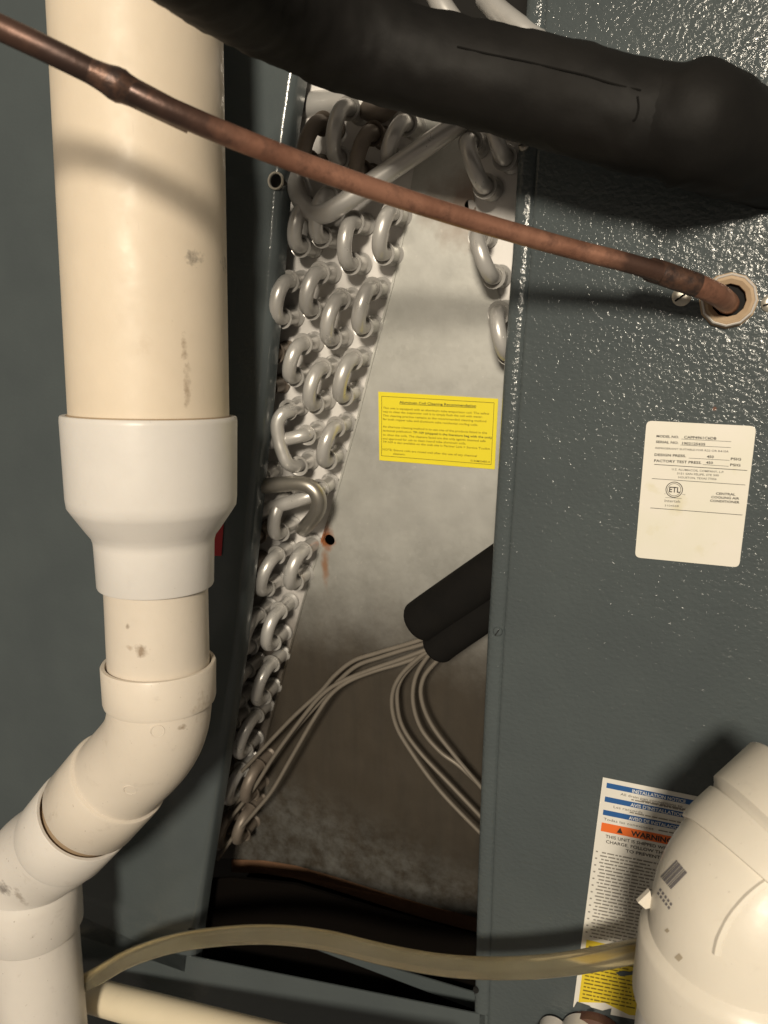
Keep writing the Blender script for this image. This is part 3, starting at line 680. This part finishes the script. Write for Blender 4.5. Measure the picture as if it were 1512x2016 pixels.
TK = 0.0
ss = thing('rating_sticker', 'off-white rounded rating sticker with model and serial numbers on the access panel', 'sticker', on(1367, 970))
sheet('backing', [(1273, 828), (1489, 839), (1455, 1117), (1250, 1097)], -.0003, 'white_paper', ss, r=.0032)
ty = -.0008
q = lambda x, y: (1240 + x / 5.815, 810 + y / 5.815)
for s, x0, y0_, x1, y1, h_, bd in [
    ('MODEL NO.', 305, 295, 562, 307, 4.6, .02), ('CAPF4961C6DB', 620, 308, 990, 324, 5.0, .02),
    ('SERIAL NO.', 298, 360, 557, 373, 4.6, .02), ('1902125435', 598, 378, 862, 390, 4.8, .02),
    ('REFRIGERANT SUITABLE FOR R22 OR R410A', 293, 428, 1130, 470, 3.6, .008),
    ('DESIGN PRESS.', 282, 508, 642, 524, 4.8, .02), ('450', 880, 530, 960, 534, 4.8, .02), ('PSIG', 1155, 556, 1272, 562, 4.8, .02),
    ('FACTORY TEST PRESS.', 278, 576, 820, 602, 4.8, .02), ('450', 872, 598, 950, 602, 4.8, .02), ('PSIG', 1148, 624, 1265, 630, 4.8, .02),
    ('U.S. ALUMACOIL COMPANY, L.P.', 480, 672, 1078, 706, 3.9, .008), ('5151 SAN FELIPE, STE 500', 540, 720, 1018, 744, 3.9, .008), ('HOUSTON, TEXAS 77056', 555, 764, 992, 786, 3.9, .008),
    ('Intertek', 398, 1036, 580, 1046, 5.5, 0), ('3104568', 398, 1086, 558, 1094, 3.6, 0), ('c', 396, 946, 410, 946, 2.2, 0), ('us', 602, 954, 634, 956, 2.2, 0),
    ('CENTRAL', 985, 952, 1208, 964, 4.4, .02), ('COOLING AIR', 930, 992, 1252, 1010, 4.4, .02), ('CONDITIONER', 918, 1034, 1254, 1054, 4.4, .02)]:
    text(s, q(x0, y0_), q(x1, y1), ty, ss, 'ink' if bd > .01 else 'ink_soft', h_, bd)
for x0, y0_, x1, y1, h_ in ((590, 316, 1160, 346, .7), (580, 384, 1155, 414, .7), (675, 534, 1140, 560, .7), (835, 608, 1130, 628, .7),
    (280, 606, 1345, 676, 1.1), (252, 768, 1322, 842, .9), (235, 1104, 1288, 1186, 1.0), (408, 986, 592, 996, .6)):
    rule(q(x0, y0_), q(x1, y1), ty, ss, 'ink', h_)
ec = on(*q(508, 896), ty)
for r_, w_ in ((.0045, .00042), (.0036, .00025)):
    V, Fc = [], []
    for i in range(40):
        a_ = 2 * math.pi * i / 40; dv = Vector((math.cos(a_), 0, math.sin(a_))); V += [ec + dv * (r_ - w_ / 2), ec + dv * (r_ + w_ / 2)]
        j = (i + 1) % 40; Fc.append([2 * i, 2 * i + 1, 2 * j + 1, 2 * j])
    obj('emblem_ring', (V, Fc), 'ink', ss, False)
text('ETL', q(448, 922), q(574, 930), ty, ss, 'ink', 10.5, .02, 'emblem_letters')

# long warning notice, torn at the foot
ns = thing('warning_notice', 'tall installation and warning notice with blue and orange bands and torn yellow foot', 'sticker', on(1200, 1980))
nl = lambda y: 1187 - (y - 1530) * .1297        # left edge of the sheet in the photograph
def nb(u_, v_): return (1187 + u_ - v_ * .1297, 1530 + v_ + u_ * .203)
sheet('backing', [nb(0, 0), nb(250, 0), nb(250, 452), nb(0, 452)], -.0003, 'notice_paper', ns)
ty = -.0008
def band(u0, u1, v0, v1, mat, name='printed_band', yy=None): return sheet(name, [nb(u0, v0), nb(u1, v0), nb(u1, v1), nb(u0, v1)], -.0006 if yy is None else yy, mat, ns, .0001)
for v0, v1, m_ in ((9, 19, 'blue_print'), (36, 46, 'blue_print'), (62, 72, 'blue_print'), (87, 104, 'orange_print')): band(9, 245, v0, v1, m_)
rule(nb(8, 8), nb(8, 440), ty, ns, 'ink_soft', .7) if False else None
text('INSTALLATION NOTICE', nb(60, 18), nb(165, 18), ty, ns, 'ink_white', 6.5, .015)
text("AVIS D'INSTALLATION", nb(60, 45), nb(165, 45), ty, ns, 'ink_white', 6.5, .015)
text('AVISO DE INSTALACION', nb(60, 71), nb(165, 71), ty, ns, 'ink_white', 6.5, .015)
text('WARNING', nb(68, 101), nb(150, 101), ty, ns, 'ink', 10, .03)
t0 = [on(*nb(40, 101), ty), on(*nb(52, 101), ty), on(*nb(46, 90), ty)]
obj('warning_triangle', (t0, [[0, 1, 2]]), 'ink', ns, False)
text('All drain pan connections to', nb(38, 28), nb(160, 28), ty, ns, 'ink_soft', 5)
text('Les raccords', nb(28, 55), nb(85, 55), ty, ns, 'ink_soft', 5)
text('Todas las conexiones', nb(12, 82), nb(110, 82), ty, ns, 'ink_soft', 5)
text('THIS UNIT IS SHIPPED WITH', nb(20, 115), nb(150, 115), ty, ns, 'ink', 6, .01)
text('CHARGE. FOLLOW THESE', nb(22, 125), nb(150, 125), ty, ns, 'ink', 6, .01)
text('TO PREVENT', nb(62, 135), nb(130, 135), ty, ns, 'ink', 6, .01)
# lines too blurred to read: broken word-length strokes
def blur_line(u0, u1, v, mat, h_=2.6):
    u_ = u0
    V, Fc = [], []
    while u_ < u1:
        w_ = random.choice((5, 8, 11, 14, 18)); e_ = min(u_ + w_, u1); b_ = len(V)
        V += [on(*nb(u_, v + h_ / 2), ty), on(*nb(e_, v + h_ / 2), ty), on(*nb(e_, v - h_ / 2), ty), on(*nb(u_, v - h_ / 2), ty)]; Fc.append([b_, b_ + 1, b_ + 2, b_ + 3]); u_ = e_ + 2.2
    obj('print_line', (V, Fc), mat, ns, False)
plain('ink_grey', (.24, .225, .20), .7)
v = 145
row = 0
while v < 312:
    blur_line(14 if row % 2 else 17, random.uniform(110, 165), v, 'ink_grey')
    if row % 2 == 0:
        blur_line(5, 9, v, 'ink_grey')
    v += 6.6; row += 1
for v_, u0, u1 in ((30, 80, 200), (32, 60, 190), (57, 60, 210), (80, 120, 230)): blur_line(u0, u1, v_, 'ink_grey', 2.2)
yb = [nb(9, 318), nb(60, 319), nb(100, 322), nb(150, 318), nb(150, 440), nb(110, 446), nb(60, 432), nb(9, 441)]
obj('yellow_band', prism([on(a_, b_, -.0006) for a_, b_ in yb], NY * .0001), 'yellow_print', ns, False)
v = 330
while v < 432:
    blur_line(15, random.uniform(85, 145), v, 'ink_yellow', 2.6); v += 7.2
# scraped patches where the paper has torn off down to paint
for quad in ([(1128, 1986), (1136, 1972), (1160, 1980), (1172, 1990), (1150, 1996)], [(1140, 1990), (1166, 1984), (1186, 1990), (1204, 1985), (1202, 1998), (1150, 1999)],
             [(1212, 1915), (1226, 1911), (1240, 1913), (1254, 1908), (1252, 1918), (1222, 1922)]):
    obj('torn_patch', prism([on(a_, b_, -.0010) for a_, b_ in quad], NY * .0001), 'left_paint', ns, False)
